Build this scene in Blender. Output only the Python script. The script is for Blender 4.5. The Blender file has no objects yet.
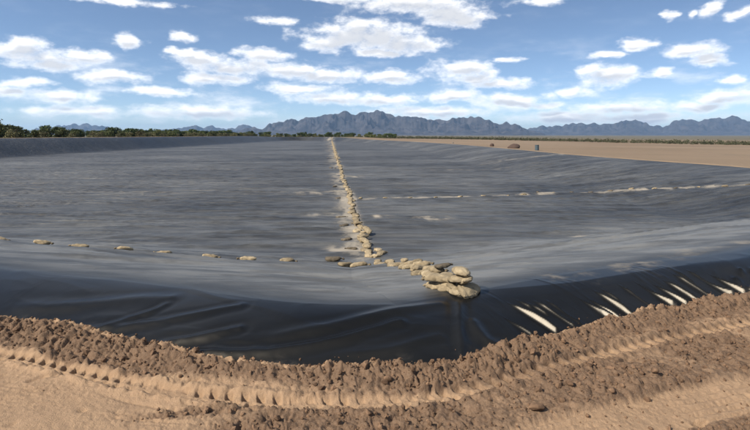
import bpy, bmesh, math, random
import numpy as np
from mathutils import Vector, Matrix, Euler

random.seed(7)
RNG = np.random.default_rng(11)
scene = bpy.context.scene
C = scene.collection

# ------------------------------------------------------------------ camera
CAM_H = 2.4            # eye height above the berm
F = 535.0              # focal length in photograph pixels (750 wide)
HOR = 135.0            # horizon row
cam_d = bpy.data.cameras.new('camera')
cam = bpy.data.objects.new('camera', cam_d)
C.objects.link(cam)
cam.location = (0, 0, CAM_H)
cam.rotation_euler = (math.pi / 2, 0, 0)
cam_d.sensor_width = 36.0
cam_d.lens = F / 750 * 36.0
cam_d.shift_y = -(215 - HOR) / 750
cam_d.clip_start = 0.05
cam_d.clip_end = 60000
scene.camera = cam

# ------------------------------------------------------------------ light
SUN_AZ = math.radians(-122)      # clockwise from +Y (view direction)
SUN_EL = math.radians(40)
sun_d = bpy.data.lights.new('sun', 'SUN')
sun_d.energy = 5.0
sun_d.angle = math.radians(0.55)
sun_d.color = (1.0, 0.93, 0.82)
sun = bpy.data.objects.new('sun', sun_d)
C.objects.link(sun)
sdir = Vector((math.sin(SUN_AZ) * math.cos(SUN_EL), math.cos(SUN_AZ) * math.cos(SUN_EL), math.sin(SUN_EL)))
sun.rotation_euler = sdir.to_track_quat('Z', 'Y').to_euler()
sun.location = sdir * 60

scene.view_settings.view_transform = 'Standard'
scene.view_settings.look = 'None'
scene.view_settings.gamma = 1.0
scene.view_settings.use_curve_mapping = False
scene.view_settings.exposure = 0.45

# ------------------------------------------------------------------ world: sky and clouds
world = bpy.data.worlds.new('World')
scene.world = world
world.use_nodes = True


class NT:
    """small helper to write node graphs as expressions"""
    def __init__(self, tree):
        self.t = tree

    def put(self, sock, v):
        if isinstance(v, bpy.types.NodeSocket):
            self.t.links.new(v, sock)
        elif v is not None:
            sock.default_value = v

    def m(self, op, a, b=None, c=None, clamp=False):
        n = self.t.nodes.new('ShaderNodeMath')
        n.operation = op
        n.use_clamp = clamp
        self.put(n.inputs[0], a)
        self.put(n.inputs[1], b)
        self.put(n.inputs[2], c)
        return n.outputs[0]

    def v(self, op, a, b=None, c=None, out=0):
        n = self.t.nodes.new('ShaderNodeVectorMath')
        n.operation = op
        self.put(n.inputs[0], a)
        self.put(n.inputs[1], b)
        self.put(n.inputs[2], c)
        return n.outputs['Value'] if op in ('LENGTH', 'DOT_PRODUCT', 'DISTANCE') else n.outputs[0]

    def comb(self, x, y, z=0.0):
        n = self.t.nodes.new('ShaderNodeCombineXYZ')
        for s, val in zip(n.inputs, (x, y, z)):
            self.put(s, val)
        return n.outputs[0]

    def sep(self, vec):
        n = self.t.nodes.new('ShaderNodeSeparateXYZ')
        self.put(n.inputs[0], vec)
        return n.outputs

    def noise(self, vec, scale, detail=4.0, rough=0.55, dist=0.0, col=False):
        n = self.t.nodes.new('ShaderNodeTexNoise')
        self.put(n.inputs['Vector'], vec)
        n.inputs['Scale'].default_value = scale
        n.inputs['Detail'].default_value = detail
        n.inputs['Roughness'].default_value = rough
        n.inputs['Distortion'].default_value = dist
        return n.outputs[1] if col else n.outputs[0]

    def sstep(self, x, lo, hi, a=0.0, b=1.0):
        n = self.t.nodes.new('ShaderNodeMapRange')
        n.interpolation_type = 'SMOOTHSTEP'
        self.put(n.inputs[0], x)
        for i, val in enumerate((lo, hi, a, b)):
            self.put(n.inputs[i + 1], val)
        return n.outputs[0]

    def lin(self, x, lo, hi, a=0.0, b=1.0):
        n = self.t.nodes.new('ShaderNodeMapRange')
        self.put(n.inputs[0], x)
        for i, val in enumerate((lo, hi, a, b)):
            self.put(n.inputs[i + 1], val)
        return n.outputs[0]

    def mix(self, f, a, b, blend='MIX'):
        n = self.t.nodes.new('ShaderNodeMix')
        n.data_type = 'RGBA'
        n.blend_type = blend
        self.put(n.inputs[0], f)
        self.put(n.inputs[6], a if isinstance(a, bpy.types.NodeSocket) else (*a, 1))
        self.put(n.inputs[7], b if isinstance(b, bpy.types.NodeSocket) else (*b, 1))
        return n.outputs[2]

    def attr(self, name):
        n = self.t.nodes.new('ShaderNodeAttribute')
        n.attribute_name = name
        return n

    def coord(self, which='Object'):
        n = self.t.nodes.new('ShaderNodeTexCoord')
        return n.outputs[which]

    def bump(self, h, strength, dist, normal=None):
        n = self.t.nodes.new('ShaderNodeBump')
        n.inputs['Strength'].default_value = strength
        n.inputs['Distance'].default_value = dist
        self.put(n.inputs['Height'], h)
        if normal is not None:
            self.put(n.inputs['Normal'], normal)
        return n.outputs[0]


# cumulus banks: (x, y, half width, half height) in degrees of azimuth and elevation, from measured bearings
CLOUDS_PX = [
    (410, 4, 62, 10), (448, 14, 40, 13), (470, 20, 20, 8), (345, -2, 40, 6),
    (365, 36, 60, 16), (330, 42, 36, 9), (405, 44, 40, 10), (360, 27, 28, 9), (385, 53, 36, 5),
    (282, 22, 24, 5), (22, 50, 40, 12), (50, 58, 50, 8), (85, 56, 30, 7), (130, 43, 18, 8), (50, 65, 34, 7),
    (110, 76, 46, 7), (20, 83, 36, 6), (5, 92, 20, 6), (181, 37, 14, 6), (180, 52, 14, 4),
    (200, 58, 30, 7), (235, 66, 50, 9), (262, 55, 28, 6), (330, 75, 40, 8), (290, 70, 46, 8),
    (215, 77, 40, 7), (390, 77, 36, 6), (460, 68, 34, 9), (475, 78, 30, 7), (300, 88, 40, 5),
    (60, 96, 44, 7), (120, 2, 60, 4), (540, 2, 32, 5), (510, 60, 14, 3),
    (637, 43, 18, 7), (692, 50, 36, 9), (712, 60, 22, 5), (607, 56, 20, 4), (608, 76, 30, 11), (590, 70, 16, 5),
    (660, 73, 24, 5), (712, 9, 12, 10), (668, 16, 7, 5), (692, 15, 8, 5), (742, 12, 14, 7),
    (723, 79, 12, 5), (577, 92, 18, 5), (500, 84, 40, 6), (510, 100, 46, 8), (735, 97, 40, 9), (700, 106, 44, 6),
    (620, 106, 60, 7), (560, 118, 60, 8), (450, 96, 40, 6), (380, 100, 40, 6), (200, 112, 70, 8), (80, 112, 70, 6),
    (545, 105, 30, 5), (640, 118, 50, 8), (330, 98, 40, 7), (430, 112, 70, 7), (160, 92, 40, 5),
]


def cloud_group():
    g = bpy.data.node_groups.new('cloud_field', 'ShaderNodeTree')
    g.interface.new_socket('UV', in_out='INPUT', socket_type='NodeSocketVector')
    g.interface.new_socket('Field', in_out='OUTPUT', socket_type='NodeSocketFloat')
    g.interface.new_socket('Smooth', in_out='OUTPUT', socket_type='NodeSocketFloat')
    gi = g.nodes.new('NodeGroupInput')
    go = g.nodes.new('NodeGroupOutput')
    N = NT(g)
    uv = gi.outputs[0]
    w = N.noise(N.v('MULTIPLY', uv, (1.0, 1.9, 1.0)), 16.0, 3.0, 0.55, col=True)
    w = N.v('SUBTRACT', w, (0.5, 0.5, 0.5))
    uvw = N.v('MULTIPLY_ADD', w, (0.075, 0.022, 0.0), uv)
    cur = None
    for (x, y, a, b) in CLOUDS_PX:
        u0 = math.atan((x - 375) / F)
        cu = math.cos(u0)
        v0 = (HOR - y) / F * cu
        a_ = a / F * cu * cu * 1.04
        b_ = b / F * cu * 1.08
        q = N.v('MULTIPLY_ADD', uvw, (1 / a_, 1 / b_, 0.0), (-u0 / a_, -v0 / b_, 0.0))
        ln = N.v('LENGTH', q)
        cur = ln if cur is None else N.m('MINIMUM', cur, ln)
    blob = N.m('SUBTRACT', 1.0, cur)
    blob = N.m('MAXIMUM', blob, -2.0)
    # wide cloud field that carries on beyond the frame, seen in perspective on a flat layer
    s = N.sep(uv)
    cv = N.m('MAXIMUM', s[1], 0.03)
    r = N.m('DIVIDE', 1.0, cv)
    px = N.m('MULTIPLY', N.m('SINE', s[0]), r)
    py = N.m('MULTIPLY', N.m('COSINE', s[0]), r)
    p = N.comb(px, py, 3.7)
    big = N.noise(p, 0.62, 5.0, 0.5)
    field = N.lin(big, 0.56, 0.72, 0.0, 1.0)
    n_field = [f for f in g.nodes if f.type == 'MAP_RANGE'][-1]
    n_field.clamp = False
    outside = N.m('MAXIMUM', N.sstep(N.m('ABSOLUTE', s[0]), 0.62, 0.75), N.sstep(s[1], 0.25, 0.32))
    field = N.m('SUBTRACT', field, N.m('MULTIPLY', N.m('SUBTRACT', 1.0, outside), 3.0))
    cur = N.m('MAXIMUM', blob, field)
    mid = N.noise(N.v('MULTIPLY', uv, (1.0, 1.7, 1.0)), 26.0, 2.0, 0.5)
    g.links.new(N.m('ADD', cur, N.m('MULTIPLY', N.m('SUBTRACT', mid, 0.5), 0.9)), go.inputs[1])
    fine = N.noise(N.v('MULTIPLY', uv, (1.0, 1.7, 1.0)), 26.0, 7.0, 0.60)
    cur = N.m('ADD', cur, N.m('MULTIPLY', N.m('SUBTRACT', fine, 0.5), 2.2))
    g.links.new(cur, go.inputs[0])
    return g


def build_world():
    t = world.node_tree
    t.nodes.clear()
    N = NT(t)
    out = t.nodes.new('ShaderNodeOutputWorld')
    bg = t.nodes.new('ShaderNodeBackground')
    t.links.new(bg.outputs[0], out.inputs[0])
    d = N.v('NORMALIZE', N.coord('Generated'))
    x, y, z = N.sep(d)
    # the photograph squeezes more of the vault into its frame: the sky deepens quickly with elevation
    zz = N.m('MULTIPLY_ADD', N.m('MAXIMUM', z, 0.0), 2.05, 0.015)
    dd = N.v('NORMALIZE', N.comb(x, y, zz))
    sky = t.nodes.new('ShaderNodeTexSky')
    sky.sky_type = 'NISHITA'
    sky.sun_disc = False
    sky.sun_elevation = SUN_EL
    sky.sun_rotation = SUN_AZ
    sky.altitude = 300
    sky.air_density = 1.0
    sky.dust_density = 0.12
    sky.ozone_density = 1.8
    t.links.new(dd, sky.inputs[0])
    u = N.m('ARCTAN2', x, y)
    hyp = N.m('SQRT', N.m('ADD', N.m('MULTIPLY', x, x), N.m('MULTIPLY', y, y)))
    v = N.m('DIVIDE', z, N.m('MAXIMUM', hyp, 0.05))
    uv = N.comb(u, v, 0.0)
    g = cloud_group()
    a = t.nodes.new('ShaderNodeGroup'); a.node_tree = g
    b = t.nodes.new('ShaderNodeGroup'); b.node_tree = g
    t.links.new(uv, a.inputs[0])
    t.links.new(N.v('ADD', uv, (-0.004, 0.012, 0.0)), b.inputs[0])
    fa, fb, fs = a.outputs[0], b.outputs[1], a.outputs[1]
    alpha = N.sstep(fa, -0.22, 0.85)
    alpha = N.m('MULTIPLY', alpha, N.sstep(v, 0.0, 0.02))
    # thin veil of wisps
    veil = N.noise(N.v('MULTIPLY', uv, (1.0, 3.2, 1.0)), 9.0, 6.0, 0.6)
    veil = N.m('MULTIPLY', N.sstep(veil, 0.46, 0.8), N.sstep(v, 0.19, 0.02, 0.05, 1.0))
    core = N.sstep(fs, 0.1, 0.7)
    shade = N.m('MULTIPLY', N.sstep(fb, -0.2, 0.55), core)
    ccol = N.mix(shade, (10.2, 10.0, 9.7), (5.3, 5.4, 5.65))
    skyc = N.mix(veil, sky.outputs[0], (8.6, 8.7, 8.8))
    fin = N.mix(N.m('MULTIPLY', alpha, 0.97), skyc, ccol)
    t.links.new(fin, bg.inputs[0])
    bg.inputs[1].default_value = 0.115


build_world()

# ------------------------------------------------------------------ helpers


def hash2(ix, iy, seed):
    h = (ix.astype(np.int64) * 374761393 + iy.astype(np.int64) * 668265263 + seed * 974634777) & 0xffffffff
    h = ((h ^ (h >> 13)) * 1274126177) & 0xffffffff
    h = (h ^ (h >> 16)) & 0xffffffff
    return h.astype(np.float64) / 4294967295.0


def vnoise(x, y, seed=0):
    """gradient noise, about -1..1"""
    ix = np.floor(x); iy = np.floor(y)
    fx = x - ix; fy = y - iy
    ux = fx * fx * fx * (fx * (fx * 6 - 15) + 10)
    uy = fy * fy * fy * (fy * (fy * 6 - 15) + 10)

    def g(ax, ay):
        a = hash2(ix + ax, iy + ay, seed) * 2 * math.pi
        return np.cos(a) * (fx - ax) + np.sin(a) * (fy - ay)
    a = g(0, 0) * (1 - ux) + g(1, 0) * ux
    b = g(0, 1) * (1 - ux) + g(1, 1) * ux
    return (a * (1 - uy) + b * uy) * 1.5


def fbm(x, y, octv=4, seed=0, gain=0.5, lac=2.03):
    r = np.zeros_like(x); amp = 1.0; f = 1.0
    for o in range(octv):
        r += amp * vnoise(x * f + o * 17.3, y * f - o * 9.1, seed + o)
        amp *= gain; f *= lac
    return r


def ridged(x, y, octv=4, seed=0, gain=0.5, lac=2.03):
    r = np.zeros_like(x); amp = 1.0; f = 1.0
    for o in range(octv):
        r += amp * (1 - np.abs(vnoise(x * f + o * 17.3, y * f - o * 9.1, seed + o)) * 1.6)
        amp *= gain; f *= lac
    return r


def sst(x, lo, hi):
    t = np.clip((x - lo) / (hi - lo), 0, 1)
    return t * t * (3 - 2 * t)


def catmull(pts, n=8, closed=False):
    P = [np.array(p, float) for p in pts]
    out = []
    m = len(P)
    rng = range(m) if closed else range(m - 1)
    for i in rng:
        if closed:
            p0, p1, p2, p3 = P[(i - 1) % m], P[i], P[(i + 1) % m], P[(i + 2) % m]
        else:
            p0, p1, p2, p3 = P[max(i - 1, 0)], P[i], P[i + 1], P[min(i + 2, m - 1)]
        for k in range(n):
            t = k / n
            out.append(0.5 * ((2 * p1) + (-p0 + p2) * t + (2 * p0 - 5 * p1 + 4 * p2 - p3) * t * t + (-p0 + 3 * p1 - 3 * p2 + p3) * t ** 3))
    if not closed:
        out.append(P[-1])
    return np.array(out)


def poly_dist(x, y, pts, closed=False):
    """distance to polyline, arc length of nearest point, side sign (+ left of travel)"""
    best = np.full(x.shape, 1e18); arc = np.zeros(x.shape); side = np.ones(x.shape)
    n = len(pts); acc = 0.0
    for i in range(n if closed else n - 1):
        a = pts[i]; b = pts[(i + 1) % n]
        d = b - a; L2 = d[0] * d[0] + d[1] * d[1]
        if L2 < 1e-12:
            continue
        L = math.sqrt(L2)
        t = np.clip(((x - a[0]) * d[0] + (y - a[1]) * d[1]) / L2, 0, 1)
        ex = x - (a[0] + t * d[0]); ey = y - (a[1] + t * d[1])
        q = ex * ex + ey * ey
        m = q < best
        best = np.where(m, q, best)
        arc = np.where(m, acc + t * L, arc)
        side = np.where(m, np.sign(d[0] * ey - d[1] * ex), side)
        acc += L
    return np.sqrt(best), arc, side


def inside_poly(x, y, pts):
    c = np.zeros(x.shape, bool)
    n = len(pts)
    for i in range(n):
        x0, y0 = pts[i]; x1, y1 = pts[(i + 1) % n]
        if y0 == y1:
            continue
        cond = ((y0 > y) != (y1 > y)) & (x < (x1 - x0) * (y - y0) / (y1 - y0) + x0)
        c ^= cond
    return c


def px2w(px, py, z):
    d = (CAM_H - z) * F / (py - HOR)
    return ((px - 375) / F * d, d)


def mesh_np(name, verts, faces, smooth=True):
    me = bpy.data.meshes.new(name)
    verts = np.asarray(verts, np.float32); faces = np.asarray(faces, np.int32)
    k = faces.shape[1]
    me.vertices.add(len(verts)); me.vertices.foreach_set('co', verts.ravel())
    me.loops.add(faces.size); me.loops.foreach_set('vertex_index', faces.ravel())
    me.polygons.add(len(faces))
    me.polygons.foreach_set('loop_start', np.arange(0, faces.size, k, dtype=np.int32))
    me.polygons.foreach_set('use_smooth', np.full(len(faces), smooth, bool))
    me.update(calc_edges=True)
    me.validate()
    return me


def set_attr(me, name, vals):
    at = me.attributes.new(name, 'FLOAT', 'POINT')
    at.data.foreach_set('value', np.asarray(vals, np.float32).ravel())


def grid_faces(nr, nc, wrap=False):
    i = np.arange(nr - 1)[:, None]; j = np.arange(nc if wrap else nc - 1)[None, :]
    a = i * nc + j; b = i * nc + (j + 1) % nc
    c = b + nc; d = a + nc
    return np.stack([a, b, c, d], -1).reshape(-1, 4)


def compact(verts, faces, attrs):
    used = np.zeros(len(verts), bool); used[faces.ravel()] = True
    idx = np.cumsum(used) - 1
    return verts[used], idx[faces], [a[used] for a in attrs]


def link(name, me, mat=None, parent=None):
    o = bpy.data.objects.new(name, me)
    C.objects.link(o)
    if mat is not None and me is not None and not me.materials:
        me.materials.append(mat)
    if parent is not None:
        o.parent = parent
    return o


def tag(o, label=None, cat=None, group=None, kind=None):
    if label: o['label'] = label
    if cat: o['category'] = cat
    if group: o['group'] = group
    if kind: o['kind'] = kind
    return o


def new_mat(name):
    m = bpy.data.materials.new(name)
    m.use_nodes = True
    t = m.node_tree
    b = t.nodes['Principled BSDF']
    return m, NT(t), b


# ------------------------------------------------------------------ materials
def mat_soil():
    m, N, b = new_mat('soil')
    co = N.coord('Object')
    dis = N.attr('disturbed').outputs['Fac']
    far = N.attr('far').outputs['Fac']
    n1 = N.noise(co, 1.3, 6, 0.6)
    n2 = N.noise(co, 14.0, 5, 0.65)
    n3 = N.noise(co, 90.0, 4, 0.7)
    dry = N.mix(n1, (0.385, 0.25, 0.147), (0.27, 0.168, 0.095))
    damp = N.mix(n2, (0.20, 0.118, 0.068), (0.072, 0.042, 0.025))
    f = N.m('ADD', dis, N.m('MULTIPLY', N.m('SUBTRACT', n2, 0.5), 0.8))
    f = N.sstep(f, 0.15, 0.85)
    col = N.mix(f, dry, damp)
    col = N.mix(N.sstep(n3, 0.3, 0.7, 0.0, 0.35), col, N.mix(0.5, col, (0.5, 0.39, 0.28)))
    # far plain: sandy field with scrub patches
    nf = N.noise(co, 0.012, 6, 0.6)
    nf2 = N.noise(co, 0.15, 5, 0.6)
    plain = N.mix(N.sstep(nf, 0.35, 0.65), (0.25, 0.183, 0.122), (0.195, 0.14, 0.092))
    plain = N.mix(N.sstep(nf2, 0.5, 0.72, 0, 0.4), plain, (0.17, 0.14, 0.095))
    brush = N.mix(nf2, (0.10, 0.095, 0.06), (0.17, 0.14, 0.1))
    plain = N.mix(N.attr('brush').outputs['Fac'], plain, brush)
    col = N.mix(far, col, plain)
    N.put(b.inputs['Base Color'], col)
    b.inputs['Roughness'].default_value = 0.95
    b.inputs['Specular IOR Level'].default_value = 0.15
    h = N.m('ADD', N.m('MULTIPLY', n2, 0.6), N.m('MULTIPLY', n3, 0.35))
    N.put(b.inputs['Normal'], N.bump(h, 0.9, 0.03))
    return m


def mat_clod():
    m, N, b = new_mat('earth_clod')
    co = N.coord('Object')
    n = N.noise(co, 9.0, 5, 0.6)
    n3 = N.noise(co, 80.0, 4, 0.7)
    col = N.mix(N.sstep(n, 0.3, 0.7), (0.23, 0.14, 0.083), (0.082, 0.049, 0.03))
    N.put(b.inputs['Base Color'], col)
    b.inputs['Roughness'].default_value = 0.95
    b.inputs['Specular IOR Level'].default_value = 0.15
    N.put(b.inputs['Normal'], N.bump(n3, 0.6, 0.012))
    return m


def mat_liner():
    m, N, b = new_mat('black_geomembrane')
    co = N.coord('Object')
    silt = N.attr('silt').outputs['Fac']
    dust = N.attr('dust').outputs['Fac']
    wr = N.attr('farfloor').outputs['Fac']
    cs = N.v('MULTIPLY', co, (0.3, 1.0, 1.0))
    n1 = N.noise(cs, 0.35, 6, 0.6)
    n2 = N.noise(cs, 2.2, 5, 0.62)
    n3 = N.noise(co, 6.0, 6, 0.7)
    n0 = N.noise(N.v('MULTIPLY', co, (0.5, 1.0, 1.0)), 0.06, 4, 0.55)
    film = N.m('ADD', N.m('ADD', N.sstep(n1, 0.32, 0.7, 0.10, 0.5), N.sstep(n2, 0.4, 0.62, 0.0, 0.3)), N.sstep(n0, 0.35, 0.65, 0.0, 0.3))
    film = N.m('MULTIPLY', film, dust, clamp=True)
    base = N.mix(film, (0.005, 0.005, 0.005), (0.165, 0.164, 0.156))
    n4 = N.noise(N.v('MULTIPLY', co, (0.5, 1.0, 1.0)), 3.1, 8, 0.75)
    siltm = N.m('MULTIPLY', N.m('MULTIPLY', silt, 0.85), N.sstep(N.m('ADD', N.m('MULTIPLY_ADD', n3, 0.4, N.m('MULTIPLY', n4, 0.6)), N.m('MULTIPLY', silt, 0.3)), 0.52, 0.74), clamp=True)
    base = N.mix(siltm, base, (0.37, 0.32, 0.25))
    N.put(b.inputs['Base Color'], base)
    rough = N.m('ADD', N.m('MULTIPLY_ADD', N.sstep(dust, 0.0, 0.6), 0.12, N.m('MULTIPLY_ADD', film, 0.08, 0.32)), N.m('MULTIPLY', siltm, 0.4))
    N.put(b.inputs['Roughness'], rough)
    b.inputs['IOR'].default_value = 1.5
    b.inputs['Specular Tint'].default_value = (1.0, 0.91, 0.77, 1)
    N.put(b.inputs['Specular IOR Level'], N.m('MULTIPLY_ADD', wr, 0.30, 0.24))
    # slack wrinkles too fine for the mesh, mostly across the pond
    wv = N.noise(N.v('MULTIPLY', co, (0.13, 1.0, 1.0)), 1.1, 5, 0.6, 0.6)
    wv2 = N.noise(N.v('MULTIPLY', co, (0.3, 1.0, 1.0)), 3.4, 5, 0.62, 0.8)
    rid = N.m('ABSOLUTE', N.m('SUBTRACT', wv, 0.5))
    sx, sy, sz_ = N.sep(co)
    sl = N.m('FRACT', N.m('DIVIDE', N.m('ADD', N.m('MULTIPLY_ADD', sx, 0.035, sy), N.m('MULTIPLY', N.noise(co, 0.08, 2, 0.5), 0.5)), 6.6))
    seam = N.m('MULTIPLY', N.sstep(N.m('ABSOLUTE', N.m('SUBTRACT', sl, 0.5)), 0.014, 0.006), wr)
    h = N.m('ADD', N.m('MULTIPLY', seam, 0.05), N.m('MULTIPLY', rid, N.m('MULTIPLY', wr, -1.1)))
    h = N.m('ADD', h, N.m('MULTIPLY', wv2, N.m('MULTIPLY', wr, 0.06)))
    N.put(b.inputs['Normal'], N.bump(h, 0.8, 1.0))
    return m


def mat_bag(name, c1, c2):
    m, N, b = new_mat(name)
    co = N.coord('Object')
    oi = N.t.nodes.new('ShaderNodeObjectInfo')
    n = N.noise(co, 5.0, 5, 0.6)
    w = N.noise(co, 70.0, 2, 0.5)
    col = N.mix(N.sstep(n, 0.3, 0.7), c1, c2)
    k = N.lin(oi.outputs['Random'], 0, 1, 0.6, 1.1)
    col = N.mix(1.0, col, N.comb(k, k, k), 'MULTIPLY')
    N.put(b.inputs['Base Color'], col)
    b.inputs['Roughness'].default_value = 0.9
    b.inputs['Specular IOR Level'].default_value = 0.2
    h = N.m('ADD', N.m('MULTIPLY', n, 0.8), N.m('MULTIPLY', w, 0.12))
    N.put(b.inputs['Normal'], N.bump(h, 0.7, 0.03))
    return m


def mat_rock(name, c1, c2, scale):
    m, N, b = new_mat(name)
    co = N.coord('Object')
    n = N.noise(co, scale, 8, 0.62)
    col = N.mix(N.sstep(n, 0.3, 0.7), c1, c2)
    N.put(b.inputs['Base Color'], col)
    b.inputs['Roughness'].default_value = 0.95
    b.inputs['Specular IOR Level'].default_value = 0.1
    return m


def mat_leaf(name, c1, c2):
    m, N, b = new_mat(name)
    oi = N.t.nodes.new('ShaderNodeObjectInfo')
    n = N.noise(N.coord('Object'), 1.6, 3, 0.6)
    col = N.mix(n, c1, c2)
    k = N.lin(oi.outputs['Random'], 0, 1, 0.7, 1.25)
    col = N.mix(1.0, col, N.comb(k, k, N.m('MULTIPLY', k, 0.95)), 'MULTIPLY')
    N.put(b.inputs['Base Color'], col)
    b.inputs['Roughness'].default_value = 0.7
    b.inputs['Specular IOR Level'].default_value = 0.2
    return m


def mat_plain(name, c, rough=0.8):
    m, N, b = new_mat(name)
    n = N.noise(N.coord('Object'), 6.0, 5, 0.6)
    N.put(b.inputs['Base Color'], N.mix(n, tuple(0.75 * v for v in c), tuple(min(1, 1.2 * v) for v in c)))
    b.inputs['Roughness'].default_value = rough
    return m


SOIL = mat_soil(); CLOD = mat_clod(); LINER = mat_liner()
BAG = mat_bag('tan_sandbag_cloth', (0.40, 0.315, 0.195), (0.215, 0.165, 0.10))
BAG_DARK = mat_bag('weathered_sandbag_cloth', (0.20, 0.16, 0.11), (0.10, 0.08, 0.055))
ROCKM = mat_rock('desert_rock', (0.075, 0.068, 0.068), (0.022, 0.022, 0.025), 0.006)
BARK = mat_plain('bark', (0.11, 0.085, 0.06), 0.9)

# ------------------------------------------------------------------ terrain functions
CREST_Z = 0.115
crest_px = [(-70, 304), (0, 314), (50, 320), (100, 330), (150, 341), (200, 351), (250, 358), (300, 362), (340, 363), (380, 363),
            (420, 362), (455, 357), (500, 346), (530, 338), (560, 331), (605, 319), (650, 309), (700, 299), (750, 290), (810, 280)]
near_rim = [px2w(x, y, CREST_Z) for x, y in crest_px]
far_rim = [(11.5, 11.3), (18.5, 16.5), (24.5, 25), (27.3, 38.9), (25.7, 50), (24, 65), (23.6, 80), (23, 100), (20.5, 143), (9.5, 217), (-13, 310), (-40, 370), (-66, 366),
           (-71, 300), (-71, 200), (-70.5, 110), (-68, 70), (-58, 40), (-40, 23), (-22, 13.2), (-12, 9.6)]
RIM = catmull(near_rim + far_rim, 5, closed=True)
NEAR_N = len(near_rim) * 5
# height of the bank crest along the rim
_seg = np.linalg.norm(np.roll(RIM, -1, 0) - RIM, axis=1)
RIM_ARC = np.concatenate([[0], np.cumsum(_seg)])


def _rz(p):
    x, y = p
    left = sst(-x, 30, 66) * 1.75
    farb = sst(y, 200, 330) * 1.0 * (1 - 0.85 * sst(x, -24, -2))
    return max(left * (1 if y < 300 else 1 - 0.4 * sst(y, 300, 370)), farb)


RIM_Z = np.array([float(_rz(p)) for p in RIM] + [float(_rz(RIM[0]))])
FLOOR = -1.5


NEAR_RUN = np.concatenate([RIM[-12:], RIM[:NEAR_N + 14]])      # the stretch of rim round the camera
NEAR_OFF = -float(np.sum(_seg[-12:]))


def rim_query(x, y):
    x = np.asarray(x, float); y = np.asarray(y, float)
    d = np.empty(x.shape); arc = np.empty(x.shape)
    nr = np.hypot(x, y) < 10.0
    if nr.any():
        d[nr], a, _ = poly_dist(x[nr], y[nr], NEAR_RUN)
        arc[nr] = (a + NEAR_OFF) % RIM_ARC[-1]
    if (~nr).any():
        d[~nr], arc[~nr], _ = poly_dist(x[~nr], y[~nr], RIM, closed=True)
    ins = inside_poly(x, y, RIM)
    return d, arc, ins, np.interp(arc, RIM_ARC, RIM_Z)


def rim_strip(offs, arc_step):
    """rows of points following the rim at the given inward offsets, with their flags"""
    n = int(RIM_ARC[-1] / arc_step)
    a = np.linspace(0, RIM_ARC[-1], n, endpoint=False)
    P = np.concatenate([RIM, RIM[:1]])
    cx = np.interp(a, RIM_ARC, P[:, 0]); cy = np.interp(a, RIM_ARC, P[:, 1])
    tx = np.roll(cx, -2) - np.roll(cx, 2); ty = np.roll(cy, -2) - np.roll(cy, 2)
    L = np.hypot(tx, ty); nx, ny = -ty / L, tx / L          # rim runs counter-clockwise: left is inward
    X = cx[None] + nx[None] * np.array(offs)[:, None]
    Y = cy[None] + ny[None] * np.array(offs)[:, None]
    return X, Y, np.hypot(cx, cy)


def liner_base(x, y, q=None):
    d, arc, ins, rz = q if q is not None else rim_query(x, y)
    s = np.where(ins, d, -d)
    r = np.hypot(x, y)
    near = 1 - sst(r, 17, 32)
    # billow that rises behind the crest
    tb = np.clip(s / (1.25 - 0.42 * sst(x, 0.8, 3.0)), 0, 1)
    rs_ = sst(x, 1.0, 2.0)
    flat = np.where(tb < 0.8, tb, 0.8 + 0.2 * np.sin((np.clip(tb, 0.8, 1.2) - 0.8) / 0.2 * math.pi / 2 * 0.5) ) / 0.9414
    bul = np.sin(tb * math.pi / 2) * (1 - rs_) + np.minimum(flat, 1.0) * rs_
    bulge = (0.34 - 0.04 * sst(-x, 1, 4)) * bul * near
    w = 6.0 + 4.7 * near + 7.0 * sst(x, 4, 18) * sst(y, 18, 36) * (1 - near)
    s0 = 0.2 + 1.0 * near
    t = np.clip((s - s0) / (w - s0), 0, 1)
    tt = 0.6 * t + 0.4 * (t * t * (3 - 2 * t))
    z = rz - 0.02 * near + bulge
    z = z + (FLOOR - z) * tt
    z = np.where(s < 0, rz - 0.02 + 0.5 * s, z)
    return np.maximum(z, -2.5)


def hit(px, py, fn):
    """where the sight line of a bearing meets a height function"""
    d = np.geomspace(3.0, 700, 6000)
    x = (px - 375) / F * d
    zr = CAM_H - (py - HOR) / F * d
    z = fn(x, d)
    k = int(np.argmax(zr < z))
    return np.array([x[k], d[k], z[k]])


def curve_w(pts, n=5):
    w = [hit(x, y, liner_base)[:2] for x, y in pts]
    return catmull(w, n)


# taut straight pleats running down to the anchor trench: bearings of top and foot, size; shaped to glint
PLEATS = [
    ((510, 304), (560, 335), 0.14), ((549, 303), (577, 327), 0.10), ((562, 300), (578, 312), 0.07), ((576, 296), (617, 323), 0.15),
    ((596, 292), (643, 321), 0.15), ((612, 303), (652, 316), 0.13), ((637, 283), (680, 306), 0.15), ((664, 281), (710, 302), 0.15),
    ((690, 272), (738, 298), 0.17), ((702, 276), (730, 292), 0.10), ((722, 274), (764, 294), 0.15), ((742, 266), (790, 288), 0.16), ((770, 262), (812, 284), 0.14),
    ((530, 305), (548, 318), 0.06), ((654, 285), (672, 296), 0.07), ((602, 290), (622, 303), 0.07), ((676, 272), (697, 283), 0.08), ((706, 268), (726, 278), 0.09), ((585, 303), (606, 316), 0.07),
    ((518, 301), (532, 311), 0.05), ((628, 290), (650, 302), 0.06), ((537, 303), (573, 331), 0.12), ((586, 297), (630, 322), 0.12), ((650, 282), (694, 304), 0.13), ((676, 276), (722, 300), 0.14),
    ((622, 287), (662, 312), 0.13), ((706, 272), (750, 296), 0.15), ((733, 268), (776, 291), 0.15), ((486, 306), (520, 343), 0.08),
]
_S = np.array([math.sin(SUN_AZ) * math.cos(SUN_EL), math.cos(SUN_AZ) * math.cos(SUN_EL), math.sin(SUN_EL)])


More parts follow.
